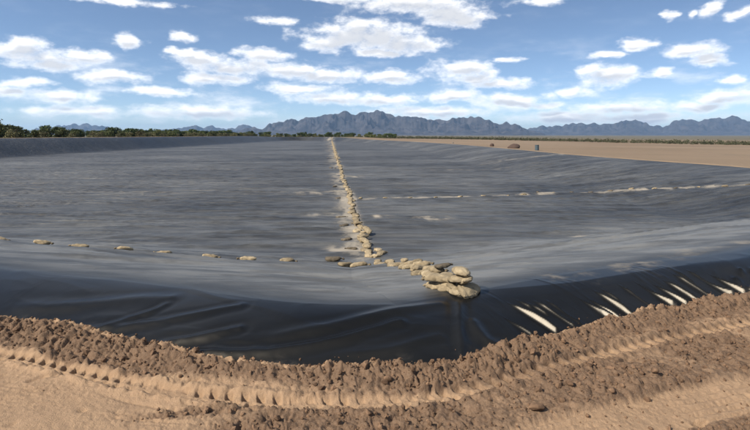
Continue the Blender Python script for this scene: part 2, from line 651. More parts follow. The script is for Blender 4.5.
def _grad(fn, x, y, e=0.02):
    z = fn(np.array([x, x + e, x - e, x, x]), np.array([y, y, y, y + e, y - e]))
    return float(z[0]), np.array([(z[1] - z[2]) / (2 * e), (z[3] - z[4]) / (2 * e)])


def _pleat(p0, p1, rise):
    """a flat taut facet: where it starts, which way its edge runs, how it leans to mirror the sun to the camera"""
    a = hit(*p0, liner_base); b = hit(*p1, liner_base)
    L = float(np.hypot(*(b[:2] - a[:2])))
    mid = (a + b) / 2
    z0, gb = _grad(liner_base, a[0] * 0.4 + b[0] * 0.6, a[1] * 0.4 + b[1] * 0.6)
    v = np.array([0, 0, CAM_H]) - mid
    h = v / np.linalg.norm(v) + _S
    glint_lean = -h[:2] / h[2]  # slope set halfway between sun and camera, so the facet catches a glint
    D = glint_lean - gb
    q = math.acos(min(1.0, 0.6 * rise / np.linalg.norm(D)))
    th = math.atan2(D[1], D[0])
    cand = [np.array([math.cos(th + k * q), math.sin(th + k * q)]) for k in (-1, 1)]
    l = min(cand, key=lambda c: c[1])
    m = float(D @ np.array([-l[1], l[0]]))
    return a[:2] - 0.08 * l, l, L * 1.05 + 0.08, float(a[2]) + 0.055 + 0.15 * (rise - 0.1), glint_lean, m


PLEAT_W = [_pleat(*p) for p in PLEATS]
# soft drape creases of the slack sheet
FOLDS = [
    ([(150, 352), (240, 354), (300, 348), (345, 338), (400, 322)], 0.055, 0.030),
    ([(60, 330), (130, 327), (190, 316), (240, 306)], 0.06, 0.020),
    ([(150, 344), (195, 339), (240, 328)], 0.05, 0.025),
    ([(90, 333), (120, 322), (150, 312), (165, 305)], 0.05, 0.016),
    ([(0, 306), (60, 307), (120, 301), (170, 298)], 0.10, 0.022),
    ([(250, 340), (320, 328), (400, 310), (440, 304)], 0.07, 0.020),
    ([(330, 356), (390, 350), (440, 336)], 0.05, 0.016),
    ([(458, 296), (460, 320), (463, 362)], 0.05, 0.028),
    ([(470, 316), (484, 338), (505, 348)], 0.07, 0.03),
]
FOLD_W = [(curve_w(p), w, h) for p, w, h in FOLDS]


def liner_z(x, y, q=None):
    q = q if q is not None else rim_query(x, y)
    z = liner_base(x, y, q)
    d, arc, ins, rz = q
    s = np.where(ins, d, -d)
    r = np.hypot(x, y)
    # taut folds
    nm = (r < 13) & (s > -0.6)
    if nm.any():
        xs, ys, ss = x[nm], y[nm], s[nm]
        add = np.zeros(xs.shape)
        wob = 0.014 * fbm(xs * 3, ys * 3, 3, 5)
        for pts, w, h in FOLD_W:
            lo = pts.min(0) - 4 * w - 0.2; hi = pts.max(0) + 4 * w + 0.2
            k = (xs > lo[0]) & (xs < hi[0]) & (ys > lo[1]) & (ys < hi[1])
            if not k.any():
                continue
            dd, aa, sd = poly_dist(xs[k] + wob[k], ys[k] + wob[k], pts)
            L = np.sum(np.linalg.norm(np.diff(pts, axis=0), axis=1))
            end = sst(aa, 0, 0.25 * L) * (0.7 + 0.3 * (1 - sst(aa, 0.75 * L, L)))
            dn = dd / w
            add[k] += h * end * np.exp(-dn * dn * 1.1) - 0.3 * h * end * np.exp(-(dn - 2.2) ** 2 * 1.2)
        zb = z[nm]
        for p0, l, L, z0, glint_lean, m in PLEAT_W:
            ex, ey = xs - p0[0], ys - p0[1]
            aa = ex * l[0] + ey * l[1]
            lat = -ex * l[1] + ey * l[0] + 0.012 * np.sin(aa * 7.0 + p0[0] * 5) + 0.5 * wob
            k = (aa > 0) & (aa < L) & (np.abs(lat) < 0.25)
            if not k.any():
                continue
            tent = z0 + glint_lean[0] * ex[k] + glint_lean[1] * ey[k] + 0.3 * wob[k] - 3.0 * (np.minimum(lat[k], 0) + 0.04) ** 2 - zb[k] - np.maximum(lat[k], 0) * (m + 2.4)
            add[k] = np.maximum(add[k], tent * sst(aa[k], 0, 0.2) * (1 - sst(aa[k], L - 0.08, L)))
        # loose puckers, across the pull on the right of the corner and along it elsewhere
        side = sst(xs, 0.6, 1.6)
        al = arc[nm]
        pk_r = np.maximum(0, ridged(al * 2.3 + 0.25 * ss, ss * 0.55, 3, 31) - 1.15) * 0.012
        pk_l = np.maximum(0, ridged(al * 0.30 - 0.25 * ss, ss * 1.3 + 0.16 * al, 2, 37, 0.35) - 0.85) * 0.022
        env = sst(ss, -0.1, 0.25) * (1 - sst(ss, 2.2, 5.0) * 0.75)
        add += env * (side * pk_r + (1 - side) * pk_l)
        z = z.copy(); z[nm] += add
    # slack waves over the slope and floor
    ok = sst(s, 1.2, 4.0)
    a1 = np.maximum(0, ridged(x * 0.10, y * 0.62, 3, 41) - 0.85) * 0.13
    a2 = fbm(x * 0.35, y * 1.7, 3, 47) * 0.012
    z = z + ok * (a1 + a2) * (1 - 0.6 * sst(r, 60, 200))
    return z


# sandbag chain, cross row (bearings measured on the floor)
FLn = FLOOR
chain_px = [(331.5, 139.5), (336, 155), (340, 166), (343, 180), (349, 192), (353, 210), (360, 232), (370, 254), (376, 264)]
chain_floor = [np.array(px2w(x, y, FLn + 0.05)) for x, y in chain_px]
slope_px = [(376, 264), (388, 266.5), (400, 268), (412, 271), (424, 276), (436, 282), (448, 288), (460, 295)]
chain_slope = [hit(x, y, liner_base)[:2] for x, y in slope_px]
row_px = [(348, 200), (380, 198.5), (430, 197.5), (500, 196), (560, 193), (620, 191), (690, 187.5), (750, 184.5), (800, 182)]
row_w = [hit(x, y, liner_base)[:2] for x, y in row_px]

# ------------------------------------------------------------------ ground sheet
track_px = [(-120, 325), (-60, 340), (0, 354), (60, 367), (120, 381), (190, 394), (260, 400), (330, 402), (400, 400), (450, 393), (510, 379),
            (560, 366), (620, 349), (690, 333), (750, 322), (830, 307)]
TRACK = catmull([px2w(x, y, 0) for x, y in track_px], 5)
tyre_px = [(470, 470), (560, 436), (640, 416), (700, 402), (760, 390), (840, 376)]
TYRE = catmull([px2w(x, y, 0) for x, y in tyre_px], 5)


def plain_z(x, y):
    r = np.hypot(x, y)
    az = np.arctan2(x, y)
    right = sst(az, -0.05, 0.6)
    return -1.7 * sst(r, 90, 230) * right - 3.0 * sst(r, 300, 1500)


def ground_z(x, y):
    """height, disturbed mask, far mask"""
    d, arc, ins, rz = rim_query(x, y)
    r = np.hypot(x, y)
    o = np.where(ins, -d, d)                 # outward
    pz = plain_z(x, y)
    bank = 1 - sst(o, 5, 45)
    z = pz + (rz - pz) * bank
    z = np.where(o < 0, rz, z)
    nearm = r < 16
    dis = np.zeros(x.shape)
    z = z.copy()
    # far: gentle undulation
    z += 0.15 * fbm(x * 0.03, y * 0.03, 3, 3) * sst(r, 40, 90) * sst(o, 2, 15)
    if nearm.any():
        xs, ys, os_ = x[nearm], y[nearm], o[nearm]
        zz = z[nearm]
        ar = arc[nearm]
        # windrow of pushed up earth along the crest
        hgt = CREST_Z * (1 + 0.3 * fbm(ar * 1.6, ar * 0.3, 3, 61))
        wid = 0.25 + 0.17 * sst(-xs, 0.5, 4) + 0.06 * fbm(ar * 0.9, ar * 0.0 + 2, 2, 62)
        prof = np.where(os_ < 0, np.exp(-(os_ / 0.13) ** 2), np.exp(-np.power(np.maximum(os_, 0) / wid, 2.6)))
        zz = zz + hgt * prof
        win = np.clip(prof, 0, 1)
        # tracked vehicle imprint
        td, ta, ts = poly_dist(xs, ys, TRACK)
        lat = td * ts                       # + on the pond side
        lat = lat + 0.02 * fbm(ta * 1.2, ta * 0, 3, 71)
        HW = 0.095
        inb = (1 - sst(np.abs(lat), HW - 0.02, HW + 0.03)) * (1 - sst(win, 0.25, 0.6))
        pitch = 0.155
        single = sst(xs, 0.4, 1.2)
        row2 = sst(lat, -0.012, 0.012) * (1 - single)
        ph = (ta / pitch + 0.5 * row2 + 2.2 * (np.abs(lat) * (1 - single) + 0.6 * lat * single) + 0.06 * fbm(xs * 3, ys * 3, 2, 72)) % 1.0
        gap = 1 - np.abs(ph - 0.5) * 2        # 1 in the middle of the slot
        slot = sst(gap, 0.48, 0.58)
        wear = np.clip(0.75 + 1.1 * fbm(xs * 1.5, ys * 1.5, 3, 73), 0.05, 1.15)
        wear = np.maximum(wear, 0.6 * single)
        zz = zz * (1 - 0.9 * inb) - inb * 0.03 - inb * slot * (0.05 + 0.03 * single) * wear * (1.0 - (1 - single) * np.exp(-(lat / 0.022) ** 2))
        rail = np.exp(-((np.abs(lat) - HW - 0.05) / 0.05) ** 2)
        zz = zz + rail * 0.035 * (0.7 + 0.8 * fbm(xs * 5, ys * 5, 2, 74))
        # tyre rut with fine ribs
        ud, ua, us = poly_dist(xs, ys, TYRE)
        ul = ud * us
        rut = 1 - sst(np.abs(ul), 0.22, 0.34)
        zz = zz - rut * 0.04 + rut * 0.010 * np.sin(ul * 2 * math.pi / 0.095) * sst(fbm(xs * 1.1, ys * 1.1, 3, 78), -0.5, 0.3)
        # faint scrapes beside the track and old heel pits
        for off_, dp in ((-0.27, 0.014), (-0.46, 0.010), (-0.52, 0.008)):
            zz = zz - dp * np.exp(-((lat - off_ + 0.03 * fbm(ta * 0.8, ta * 0 + off_, 2, 76)) / 0.022) ** 2) * sst(fbm(xs * 0.9, ys * 0.9, 2, 77), -0.25, 0.2) * (1 - sst(xs, 0.2, 1.0))
        pit = sst(fbm(xs * 3.1, ys * 3.1, 2, 79), 0.62, 0.9)
        zz = zz - 0.03 * pit
        lc = np.exp(-(((xs + 1.75) / 0.5) ** 2 + ((ys - 4.62 - 0.1 * (xs + 1.75)) / 0.09) ** 2))
        # churned clods
        churn = sst(fbm(xs * 0.55 + 3, ys * 0.9 + 1, 3, 81), 0.02, 0.5)
        rp = np.exp(-(((xs - 2.35) / 1.0) ** 2 + ((ys - 5.2) / 0.5) ** 2))      # the dark heap right of the corner
        mp = np.exp(-(((xs + 0.2) / 1.3) ** 2 + ((ys - 4.55) / 0.35) ** 2))
        lp = sst(-xs, 1.0, 2.2) * sst(4.9 - ys + 0.18 * xs, -0.75, -0.2)          # smooth sand on the far left
        churn = np.clip((churn * 0.8 + 0.30 * sst(xs, -1.2, 0.4)) * (1 - 0.9 * lp) + rp * 1.0 + mp * 0.8 + 0.9 * lc, 0, 1.1)
        keep = (1 - rut * 0.9)
        c1 = np.maximum(0, 1 - np.abs(fbm(xs * 7, ys * 7, 3, 91)) * 2.2)
        wx_ = xs + 0.03 * vnoise(xs * 8, ys * 8, 96); wy_ = ys + 0.03 * vnoise(xs * 8, ys * 8, 97)
        lump = np.power(np.abs(vnoise(wx_ * 7.5, wy_ * 7.5, 92)) + 0.02, 0.8)
        lump2 = np.power(np.abs(vnoise(wx_ * 19, wy_ * 19, 93)) + 0.02, 0.9) + 0.14 * vnoise(wx_ * 45, wy_ * 45, 98)
        amt = np.clip(win * 0.95 + 0.62 * churn * keep + rail * 0.3, 0, 1.2)
        zz = zz + amt * (0.080 * lump + 0.044 * lump2 - 0.06) * (1 - inb * 0.92)
        zz = zz + 0.07 * rp * keep
        zz = zz + 0.012 * fbm(xs * 2.2, ys * 2.2, 4, 94) + 0.0055 * fbm(xs * 22, ys * 22, 4, 95, 0.65) * (1 - lp * 0.5)
        dis[nearm] = np.clip(1.0 * np.clip(1.5 * win, 0, 1) * sst(os_, -0.05, 0.1) + 0.13 * sst(xs, -1.5, 0.5) + 0.9 * churn * keep + 0.12 * rail - 0.25 * lp, 0, 1) * (1 - (0.88 - 0.38 * single) * inb) + 0.16 * inb * single
        # dive under the liner
        zz = np.where(os_ < -0.05, zz - sst(-os_, 0.05, 0.5) * 0.9, zz)
        z[nearm] = zz
    z = np.where((o < 0) & ~nearm, rz - 1.0 * np.minimum(-o, 1.5) * 0.6, z)
    far = sst(r, 10, 24)
    return z, dis, far, o


def build_ground():
    az_f = np.radians(np.linspace(-39, 39, 760))
    az_l = np.radians(np.linspace(-180, -39, 70, endpoint=False))
    az_r = np.radians(np.linspace(39, 180, 71)[1:-1])
    az = np.concatenate([az_l, az_f, az_r])
    r1 = np.arange(3.0, 9.3, 0.0145)
    r0 = np.geomspace(0.05, 2.98, 14)
    r2 = np.geomspace(9.35, 420, 95)
    r3 = np.geomspace(440, 30000, 45)
    rr = np.concatenate([r0, r1, r2, r3])
    A, R = np.meshgrid(az, rr)
    X = np.sin(A) * R; Y = np.cos(A) * R
    x, y = X.ravel(), Y.ravel()
    z, dis, far, o = ground_z(x, y)
    faces = grid_faces(len(rr), len(az), wrap=True)[:, ::-1]
    # keep what lies outside the rim, with a margin tucked under the liner
    rad = np.hypot(x, y)
    keep = (o[faces] > np.where(rad[faces] < 14, -0.55, 1e9)).any(1) | (o[faces] > 1.0).all(1)
    faces = faces[keep]
    # crest of the distant banks, laid along the rim
    offs = [0.35, 0.1, 0.0, -0.25, -0.8, -2.0, -4.0, -7.0, -11.0, -16.0, -22.0, -26.0]
    SX, SY, sr = rim_strip(offs, 0.8)
    sx, sy = SX.ravel(), SY.ravel()
    sz, sd, sf, so = ground_z(sx, sy)
    sz = sz.reshape(SX.shape) + np.array([-0.5, -0.06, 0.05, 0.06, 0.05, 0.05, 0.05, 0.05, 0.05, 0.05, 0.03, -0.5])[:, None] + 0.04 * fbm(SX * 0.7, SY * 0.7, 2, 9)
    ff = grid_faces(len(offs), SX.shape[1], wrap=True)
    ok = np.repeat((sr > 12)[None, :], len(offs), 0).ravel()
    ok &= np.hypot(sx, sy) > 13
    ff = ff[ok[ff].all(1)] + len(x)
    x = np.concatenate([x, sx]); y = np.concatenate([y, sy]); z = np.concatenate([z, sz.ravel()])
    dis = np.concatenate([dis, sd]); far = np.concatenate([far, sf])
    faces = np.concatenate([faces, ff])
    brush = np.maximum(sst(np.hypot(x, y), 380, 700), sst(y, 200, 300) * (1 - sst(x, -30, 0)))
    v, f, (dis, far, brush) = compact(np.stack([x, y, z], 1), faces, [dis, far, brush])
    me = mesh_np('ground', v, f)
    set_attr(me, 'disturbed', dis); set_attr(me, 'far', far); set_attr(me, 'brush', brush)
    return tag(link('ground', me, SOIL), kind='structure')


build_ground()


def build_liner():
    az = np.radians(np.concatenate([np.linspace(-86, -38.5, 40, endpoint=False), np.linspace(-38.5, 38.5, 720), np.linspace(38.5, 70, 30)[1:]]))
    rr = [4.7]
    while rr[-1] < 400:
        rr.append(rr[-1] + (0.0135 if 5.4 < rr[-1] < 9.9 else max(0.021, min((0.0052 if rr[-1] < 9.5 else 0.0088) * rr[-1], 3.0))))
    rr = np.array(rr)
    A, R = np.meshgrid(az, rr)
    x = (np.sin(A) * R).ravel(); y = (np.cos(A) * R).ravel()
    q = rim_query(x, y)
    z = liner_z(x, y, q)
    s = np.where(q[2], q[0], -q[0])
    rad = np.hypot(x, y)
    faces = grid_faces(len(rr), len(az))[:, ::-1]
    lim = np.where(rad < 24, -0.12, 5.7)
    faces = faces[(s[faces] > lim[faces]).all(1)]
    # slopes of the distant banks, laid along the rim
    offs = [-0.3, 0.0, 0.25, 0.7, 1.2, 2.0, 2.8, 3.6, 4.4, 5.2, 5.8, 6.2, 6.9]
    SX, SY, sr = rim_strip(offs, 0.7)
    sx, sy = SX.ravel(), SY.ravel()
    sq = rim_query(sx, sy)
    sz = liner_z(sx, sy, sq).reshape(SX.shape)
    sz = sz + np.array([0, 0, 0, 0, 0, 0, 0, 0, 0, 0, 0, -0.01, -0.25])[:, None]
    ff = grid_faces(len(offs), SX.shape[1], wrap=True)[:, ::-1]
    sz = sz - 0.05 * (np.hypot(SX, SY) < 27)
    ok = np.repeat((sr > 20)[None, :], len(offs), 0).ravel()
    ff = ff[ok[ff].all(1)] + len(x)
    x = np.concatenate([x, sx]); y = np.concatenate([y, sy]); z = np.concatenate([z, sz.ravel()])
    s = np.concatenate([s, np.where(sq[2], sq[0], -sq[0])])
    rad = np.hypot(x, y)
    faces = np.concatenate([faces, ff])
    # silt: pale dirt washed along the chain, the cross row and a few puddles
    silt = np.zeros(x.shape)
    cd, ca, cs = poly_dist(x, y, np.array(chain_floor[::-1]))
    n = fbm(x * 0.35, y * 0.12, 4, 101)
    n2 = fbm(x * 1.5, y * 0.8, 4, 102)
    off = cd * np.where(cs > 0, 0.8, 2.2)      # spreads further on one side
    wdt = 0.42 + 0.011 * rad
    silt += np.exp(-(off / wdt) ** 2) * np.clip(0.5 + 0.9 * n + 0.7 * n2, 0, 1.0)
    rd, ra, rs = poly_dist(x, y, np.array(row_w))
    silt += np.exp(-(rd / 0.55) ** 2) * np.clip(0.7 + 0.9 * n2 + 0.4 * n, 0, 1.0)
    for (px_, py_, wx, wy, am) in [(432, 219, 1.0, 0.7, 0.9), (378, 218, 0.5, 0.9, 0.9), (357, 177, .9, 1.5, 1), (585, 237, 0.5, 0.35, 0.9), (500, 165, 6, 3.0, 0.4),
                                   (400, 173, 4, 1.2, .5), (470, 170, 8, 1.2, .5), (560, 166, 8, 1.0, 0.5), (30, 184, 3.5, 0.8, 0.5), (150, 193, 5, 0.8, 0.45), (310, 193, 2.2, 1.4, 0.8),
                                   (315, 215, 1.2, 0.8, .5), (335, 250, 0.5, 0.8, 0.7), (240, 170, 6, 2.0, .35)]:
        cx, cy = px2w(px_, py_, FLOOR)
        silt += am * np.exp(-((x - cx) / wx) ** 2 - ((y - cy) / wy) ** 2) * np.clip(0.75 + 0.9 * n2, 0, 1.2)
    # streaks on the right hand slope
    sd, sa, _ = poly_dist(x, y, curve_w([(560, 276), (640, 263), (700, 250), (770, 238)]))
    silt += 0.55 * np.exp(-(sd / 0.35) ** 2) * np.clip(0.8 + n2, 0, 1)
    far_edge = np.where(y > 50, np.exp(-(np.maximum(s, 0) / 2.2) ** 2), 0)
    silt += 0.25 * far_edge * sst(x, -30, 10)
    near = 1 - sst(rad, 17, 32)
    silt += 0.9 * near * np.exp(-np.maximum(s, 0) / 0.09) * np.clip(0.5 + n2, 0, 1)
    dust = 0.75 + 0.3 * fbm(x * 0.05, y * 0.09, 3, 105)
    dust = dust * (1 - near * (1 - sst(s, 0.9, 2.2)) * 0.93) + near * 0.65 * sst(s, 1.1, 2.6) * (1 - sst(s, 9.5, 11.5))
    leftbank = np.maximum(sst(-x, 58, 65), sst(y, 300, 330) * (1 - sst(s, 5, 7)) * (1 - sst(x, -25, -5)))
    dust *= 1 - 0.6 * leftbank
    wr = sst(rad, 14, 40)
    v, f, (silt, dust, wr) = compact(np.stack([x, y, z], 1), faces, [silt, dust, wr])
    me = mesh_np('pond_liner', v, f)
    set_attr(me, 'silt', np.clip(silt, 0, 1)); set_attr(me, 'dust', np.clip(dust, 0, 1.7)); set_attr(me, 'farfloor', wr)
    o = link('pond_liner', me, LINER)
    return tag(o, 'huge wrinkled black plastic sheet lining the whole pond basin', 'pond liner')


build_liner()

# ------------------------------------------------------------------ mountains
RANGE_PX = [(-200, 126), (-120, 124), (-60, 128), (0, 131), (30, 130), (50, 127), (60, 125), (75, 123.3), (90, 124), (103, 126), (115, 129), (150, 130), (185, 128), (197, 125),
            (205, 127), (213, 126), (225, 128), (240, 125), (247, 122.7), (255, 125), (262, 126.5), (275, 122), (287, 118), (300, 118.5), (315, 116), (330, 114), (345, 110.3),
            (352, 113), (365, 111.3), (378, 110.3), (390, 112), (395, 116), (403, 117), (412, 115.5), (425, 119), (440, 120), (450, 119), (460, 117),
            (468, 117.5), (478, 115.5), (488, 118.5), (500, 122), (520, 122), (528, 126), (545, 127), (555, 125), (570, 123), (580, 122.5), (590, 124), (605, 122.5),
            (620, 121), (633, 118.5), (643, 121), (655, 125), (665, 125.5), (680, 119.5), (695, 119.5), (705, 117.5), (715, 117), (728, 116.3), (740, 118.5),
            (750, 119), (790, 118), (830, 114), (880, 120), (950, 124)]


def mountain(name, x0, x1, dist, depth, seed, scale, edge=40):
    nx, ny = 460, 110
    px = np.linspace(x0, x1, nx)
    tx = (px - 375) / F
    prof = np.interp(px, [p[0] for p in RANGE_PX], [HOR - p[1] for p in RANGE_PX])
    prof = prof + 1.7 * vnoise(px / 9.0, px * 0 + 0.5, seed) + 1.5 * vnoise(px / 4.2, px * 0 + 0.3, seed + 1)
    fade = sst(px, x0, x0 + edge) * (1 - sst(px, x1 - edge, x1))
    prof = np.maximum(prof * (0.35 + 0.65 * fade), 0.5) * np.where(fade > 0, 1, 0.3)
    tt = np.linspace(0, 1, ny)
    D = dist + depth * tt
    X = tx[None, :] * D[:, None]; Y = np.repeat(D[:, None], nx, 1)
    wx_ = X + 0.35 * scale * fbm(X / scale, Y / scale, 3, seed + 3); wy_ = Y + 0.35 * scale * fbm(X / scale + 7, Y / scale, 3, seed + 4)
    rg = ridged(wx_ / scale, wy_ / scale, 5, seed, 0.5) / 1.9
    rg2 = ridged(wx_ / (scale * 0.3), wy_ / (scale * 0.42), 4, seed + 9, 0.55) / 1.9
    te = tt[:, None] + 0.42 * (rg - 0.5) * np.sin(np.pi * np.clip(tt, 0, 1))[:, None]
    env = np.where(te < 0.66, np.power(np.clip(te / 0.66, 0, 1), 1.5), 1 - 0.7 * sst(te, 0.66, 1.1))
    H = env * (0.62 + 0.26 * rg + 0.24 * rg2) + 0.02 * rg2
    elev = (H / (D[:, None] / dist)).max(0)
    base = CAM_H
    Z = H / elev[None, :] * (prof[None, :] / F * dist)
    Z = Z - 14 + base
    me = mesh_np(name, np.stack([X.ravel(), Y.ravel(), Z.ravel()], 1), grid_faces(ny, nx))
    o = link(name, me, ROCKM)
    return tag(o, kind='structure')


mountain('mountains', 225, 545, 7600, 2600, 201, 620)
mountain('mountains', 505, 960, 10500, 3000, 211, 900)
mountain('mountains', -220, 275, 12500, 2500, 221, 900)

# ------------------------------------------------------------------ sandbags


def sack_mesh(seed, L=0.56, W=0.32, H=0.17):
    rs = np.random.default_rng(seed)
    nu, nv = 34, 24
    vs = []
    a_off = rs.uniform(0, 6.28, 6)
    for i in range(nv + 1):
        t = i / nv * 2 - 1                      # along length
        tt = math.copysign(abs(math.sin(t * math.pi / 2)) ** 0.9, t)
        rad = max(0.0, 1 - abs(tt) ** 3.2) ** 0.5
        if i in (0, nv):
            rad = 0.16
        for j in range(nu):
            a = j / nu * 2 * math.pi
            cx, sx = math.cos(a), math.sin(a)
            ey = math.copysign(abs(cx) ** 0.8, cx); ez = math.copysign(abs(sx) ** 0.85, sx)
            lump = 1 + 0.07 * math.sin(3 * t + a_off[0] + 2 * a) + 0.05 * math.sin(7 * t + 3 * a + a_off[1]) + 0.04 * math.sin(11 * t - 5 * a + a_off[2])
            pucker = 1 + 0.08 * abs(tt) ** 3 * math.sin(8 * a + a_off[3])
            crease = 1 - 0.10 * max(0.0, math.sin(5.5 * t + 1.7 * math.sin(2 * a + a_off[1]) + a_off[3])) ** 6 - 0.08 * max(0.0, math.sin(9 * t - 2.3 * math.sin(a + a_off[0]) + a_off[5])) ** 8
            lump *= crease
            x = tt * L / 2
            y = ey * W / 2 * rad * lump * pucker + 0.03 * math.sin(2.2 * t + a_off[4])
            z = ez * H / 2 * (0.25 + 0.75 * rad) * rad ** 0.3 * lump * pucker
            z = max(z, -H * 0.30)
            z -= 0.02 * math.cos(t * 2.5 + a_off[5])
            vs.append((x, y, z + H * 0.30))
    f = []
    for i in range(nv):
        for j in range(nu):
            f.append((i * nu + j, i * nu + (j + 1) % nu, (i + 1) * nu + (j + 1) % nu, (i + 1) * nu + j))
    f.append(tuple(range(nu - 1, -1, -1))); f.append(tuple(nv * nu + j for j in range(nu)))
    me = bpy.data.meshes.new('sack')
    me.from_pydata(vs, [], f)
    me.polygons.foreach_set('use_smooth', [True] * len(me.polygons))
    me.update()
    return me


def neck_mesh(seed, L=0.56, H=0.17):
    rs = np.random.default_rng(seed + 50)
    nu = 14
    prof = [(-0.02, 0.036), (0.012, 0.022), (0.02, 0.020), (0.045, 0.04), (0.085, 0.058), (0.10, 0.05)]
    vs = []
    for k, (dx, r) in enumerate(prof):
        for j in range(nu):
            a = j / nu * 2 * math.pi
            rr = r * (1 + (0.28 if k > 2 else 0.08) * math.sin(5 * a + seed))
            vs.append((L / 2 + dx + (0.012 * math.sin(3 * a + seed) if k > 3 else 0), rr * math.cos(a), H * 0.28 - 0.12 * max(0, dx) + rr * math.sin(a) * 0.6))
    f = []
    for k in range(len(prof) - 1):
        for j in range(nu):
            f.append((k * nu + j, k * nu + (j + 1) % nu, (k + 1) * nu + (j + 1) % nu, (k + 1) * nu + j))
    f.append(tuple((len(prof) - 1) * nu + j for j in range(nu)))
    me = bpy.data.meshes.new('tied_neck')
    me.from_pydata(vs, [], f)
    me.polygons.foreach_set('use_smooth', [True] * len(me.polygons))
    me.update()
    return me


SACKS = []
for k in range(5):
    L, W, H = random.uniform(0.52, 0.60), random.uniform(0.29, 0.35), random.uniform(0.15, 0.19)
    SACKS.append((sack_mesh(k, L, W, H), neck_mesh(k, L, H)))
    for me in SACKS[-1]:
        me.materials.append(BAG)
DARK = []
for k in range(2):
    DARK.append((sack_mesh(20 + k, 0.5, 0.3, 0.15), neck_mesh(20 + k, 0.5, 0.15)))
    for me in DARK[-1]:
        me.materials.append(BAG_DARK)


def lz(x, y):
    return float(liner_z(np.array([x], float), np.array([y], float))[0])


def place_bag(x, y, rz, label, group, scale=1.0, lift=0.0, tilt=None, dark=False, neck=True, flat=False):
    sk, nk = random.choice(DARK if dark else SACKS)
    e = bpy.data.objects.new('sandbag', None)
    C.objects.link(e)
    e.empty_display_size = 0.2
    h = 0.12
    z0 = lz(x, y)
    if flat:
        n = Vector((0, 0, 1))
    else:
        n = Vector((-(lz(x + h, y) - lz(x - h, y)) / (2 * h), -(lz(x, y + h) - lz(x, y - h)) / (2 * h), 1)).normalized()
    e.location = (x, y, z0 - 0.012 + lift)
    q = Vector((0, 0, 1)).rotation_difference(n)
    M = q.to_matrix() @ Matrix.Rotation(rz, 3, 'Z')
    if tilt:
        M = M @ Euler(tilt).to_matrix()
    e.rotation_euler = M.to_euler()
    e.scale = (scale * random.uniform(.93, 1.08), scale * random.uniform(.93, 1.08), scale * random.uniform(.9, 1.1))
    tag(e, label, 'sandbag', group)
    link('sack', sk, None, e)
    if neck:
        link('tied_neck', nk, None, e)
    return e


# spaced row at the foot of the near slope
for (px_, py_) in [(-36, 240.5), (1, 242), (42, 245), (80, 248.5), (125, 251), (164, 255.5), (210, 259), (248, 261.5), (287, 263)]:
    p = hit(px_, py_, liner_base)
    place_bag(p[0], p[1], random.uniform(-0.25, 0.2) + (math.pi if random.random() < .5 else 0), 'tan sandbag lying alone in the evenly spaced row at the foot of the near slope',
              'sandbags spaced along the foot of the near liner slope', 0.74, lift=0.04)
# little cluster where row meets chain
for (px_, py_, rz, dk) in [(333, 263.5, 0.2, True), (346, 267, 0.5, False), (359, 267.5, -0.2, False)]:
    p = hit(px_, py_, liner_base)
    place_bag(p[0], p[1], rz, 'olive-brown weathered sandbag beside the bend of the sandbag chain' if dk else 'tan sandbag in the pair lying beside the bend of the sandbag chain',
              None if dk else 'pair of sandbags beside the bend of the chain', 0.85, dark=dk, lift=0.03)


def walk(pts, step):
    P = catmull(pts, 12)
    seg = np.linalg.norm(np.diff(P, axis=0), axis=1)
    acc = np.concatenate([[0], np.cumsum(seg)])
    out = []
    s = step * 0.5
    while s < acc[-1]:
        k = min(np.searchsorted(acc, s) - 1, len(P) - 2)
        f = (s - acc[k]) / seg[k]
        p = P[k] * (1 - f) + P[k + 1] * f
        dr = P[k + 1] - P[k]
        out.append((p[0], p[1], math.atan2(dr[1], dr[0])))
        s += step
    return out


CH = walk(chain_floor[::-1], 0.44)
far_bags = []
for i, (x, y, a) in enumerate(CH):
    if i < 185:
        jit = random.gauss(0, 0.045 + 0.0006 * y)
        place_bag(x + jit, y, a + random.gauss(0, 0.22), 'tan sandbag in the long chain laid end to end across the pond floor',
                  'sandbags of the long chain across the pond floor', random.uniform(0.72, 0.92), neck=i < 60)
        if i < 16 and i % 2 == 0:
            place_bag(x + random.choice([0.22, -0.02]) , y + 0.2, a + random.gauss(0, 0.4), 'tan sandbag in the long chain laid end to end across the pond floor',
                      'sandbags of the long chain across the pond floor', 0.85, lift=0.11)
    else:
        far_bags.append((x, y, a))
for i, (x, y, a) in enumerate(walk(chain_slope, 0.30)[:-1]):
    place_bag(x + random.gauss(0, .03), y, a + random.gauss(0, 0.2), 'tan sandbag in the overlapping run climbing the near slope towards the heap',
              'sandbags climbing the near liner slope', 0.66, lift=0.01)
    if i > 9 and i % 2:
        place_bag(x + 0.08, y + 0.16, a + random.gauss(0, 0.5), 'tan sandbag in the overlapping run climbing the near slope towards the heap',
                  'sandbags climbing the near liner slope', 0.6, lift=0.09)
# heap at the top end of the chain
hp = hit(459, 297, liner_base)
heap = [(-0.30, 0.66, 0.0, 2.2, (0, 0, 0)), (-0.20, 0.48, 0.02, 2.0, (0, 0.1, 0)), (-0.16, 0.34, 0.0, 2.3, (0.1, 0, 0)), (-0.10, 0.24, 0.03, 1.9, (0.2, 0, 0)), (-0.12, 0.14, 0.0, 1.7, (0.5, 0, 0)),
        (-0.03, 0.12, 0.01, 1.5, (0.7, 0.1, 0)), (0.05, 0.13, 0.02, 1.3, (0.5, 0, 0)), (-0.06, 0.20, 0.11, 1.8, (0.1, 0.2, 0)), (0.02, 0.17, 0.12, 1.5, (-0.3, 0.1, 0)), (-0.18, 0.44, 0.09, 2.2, (0, 0, 0)),
        (0.10, 0.18, 0.0, 1.1, (0.4, 0, 0)), (-0.02, 0.20, 0.19, 1.75, (0.2, 0.1, 0)), (-0.28, 0.56, 0.09, 2.4, (0, 0, 0))]
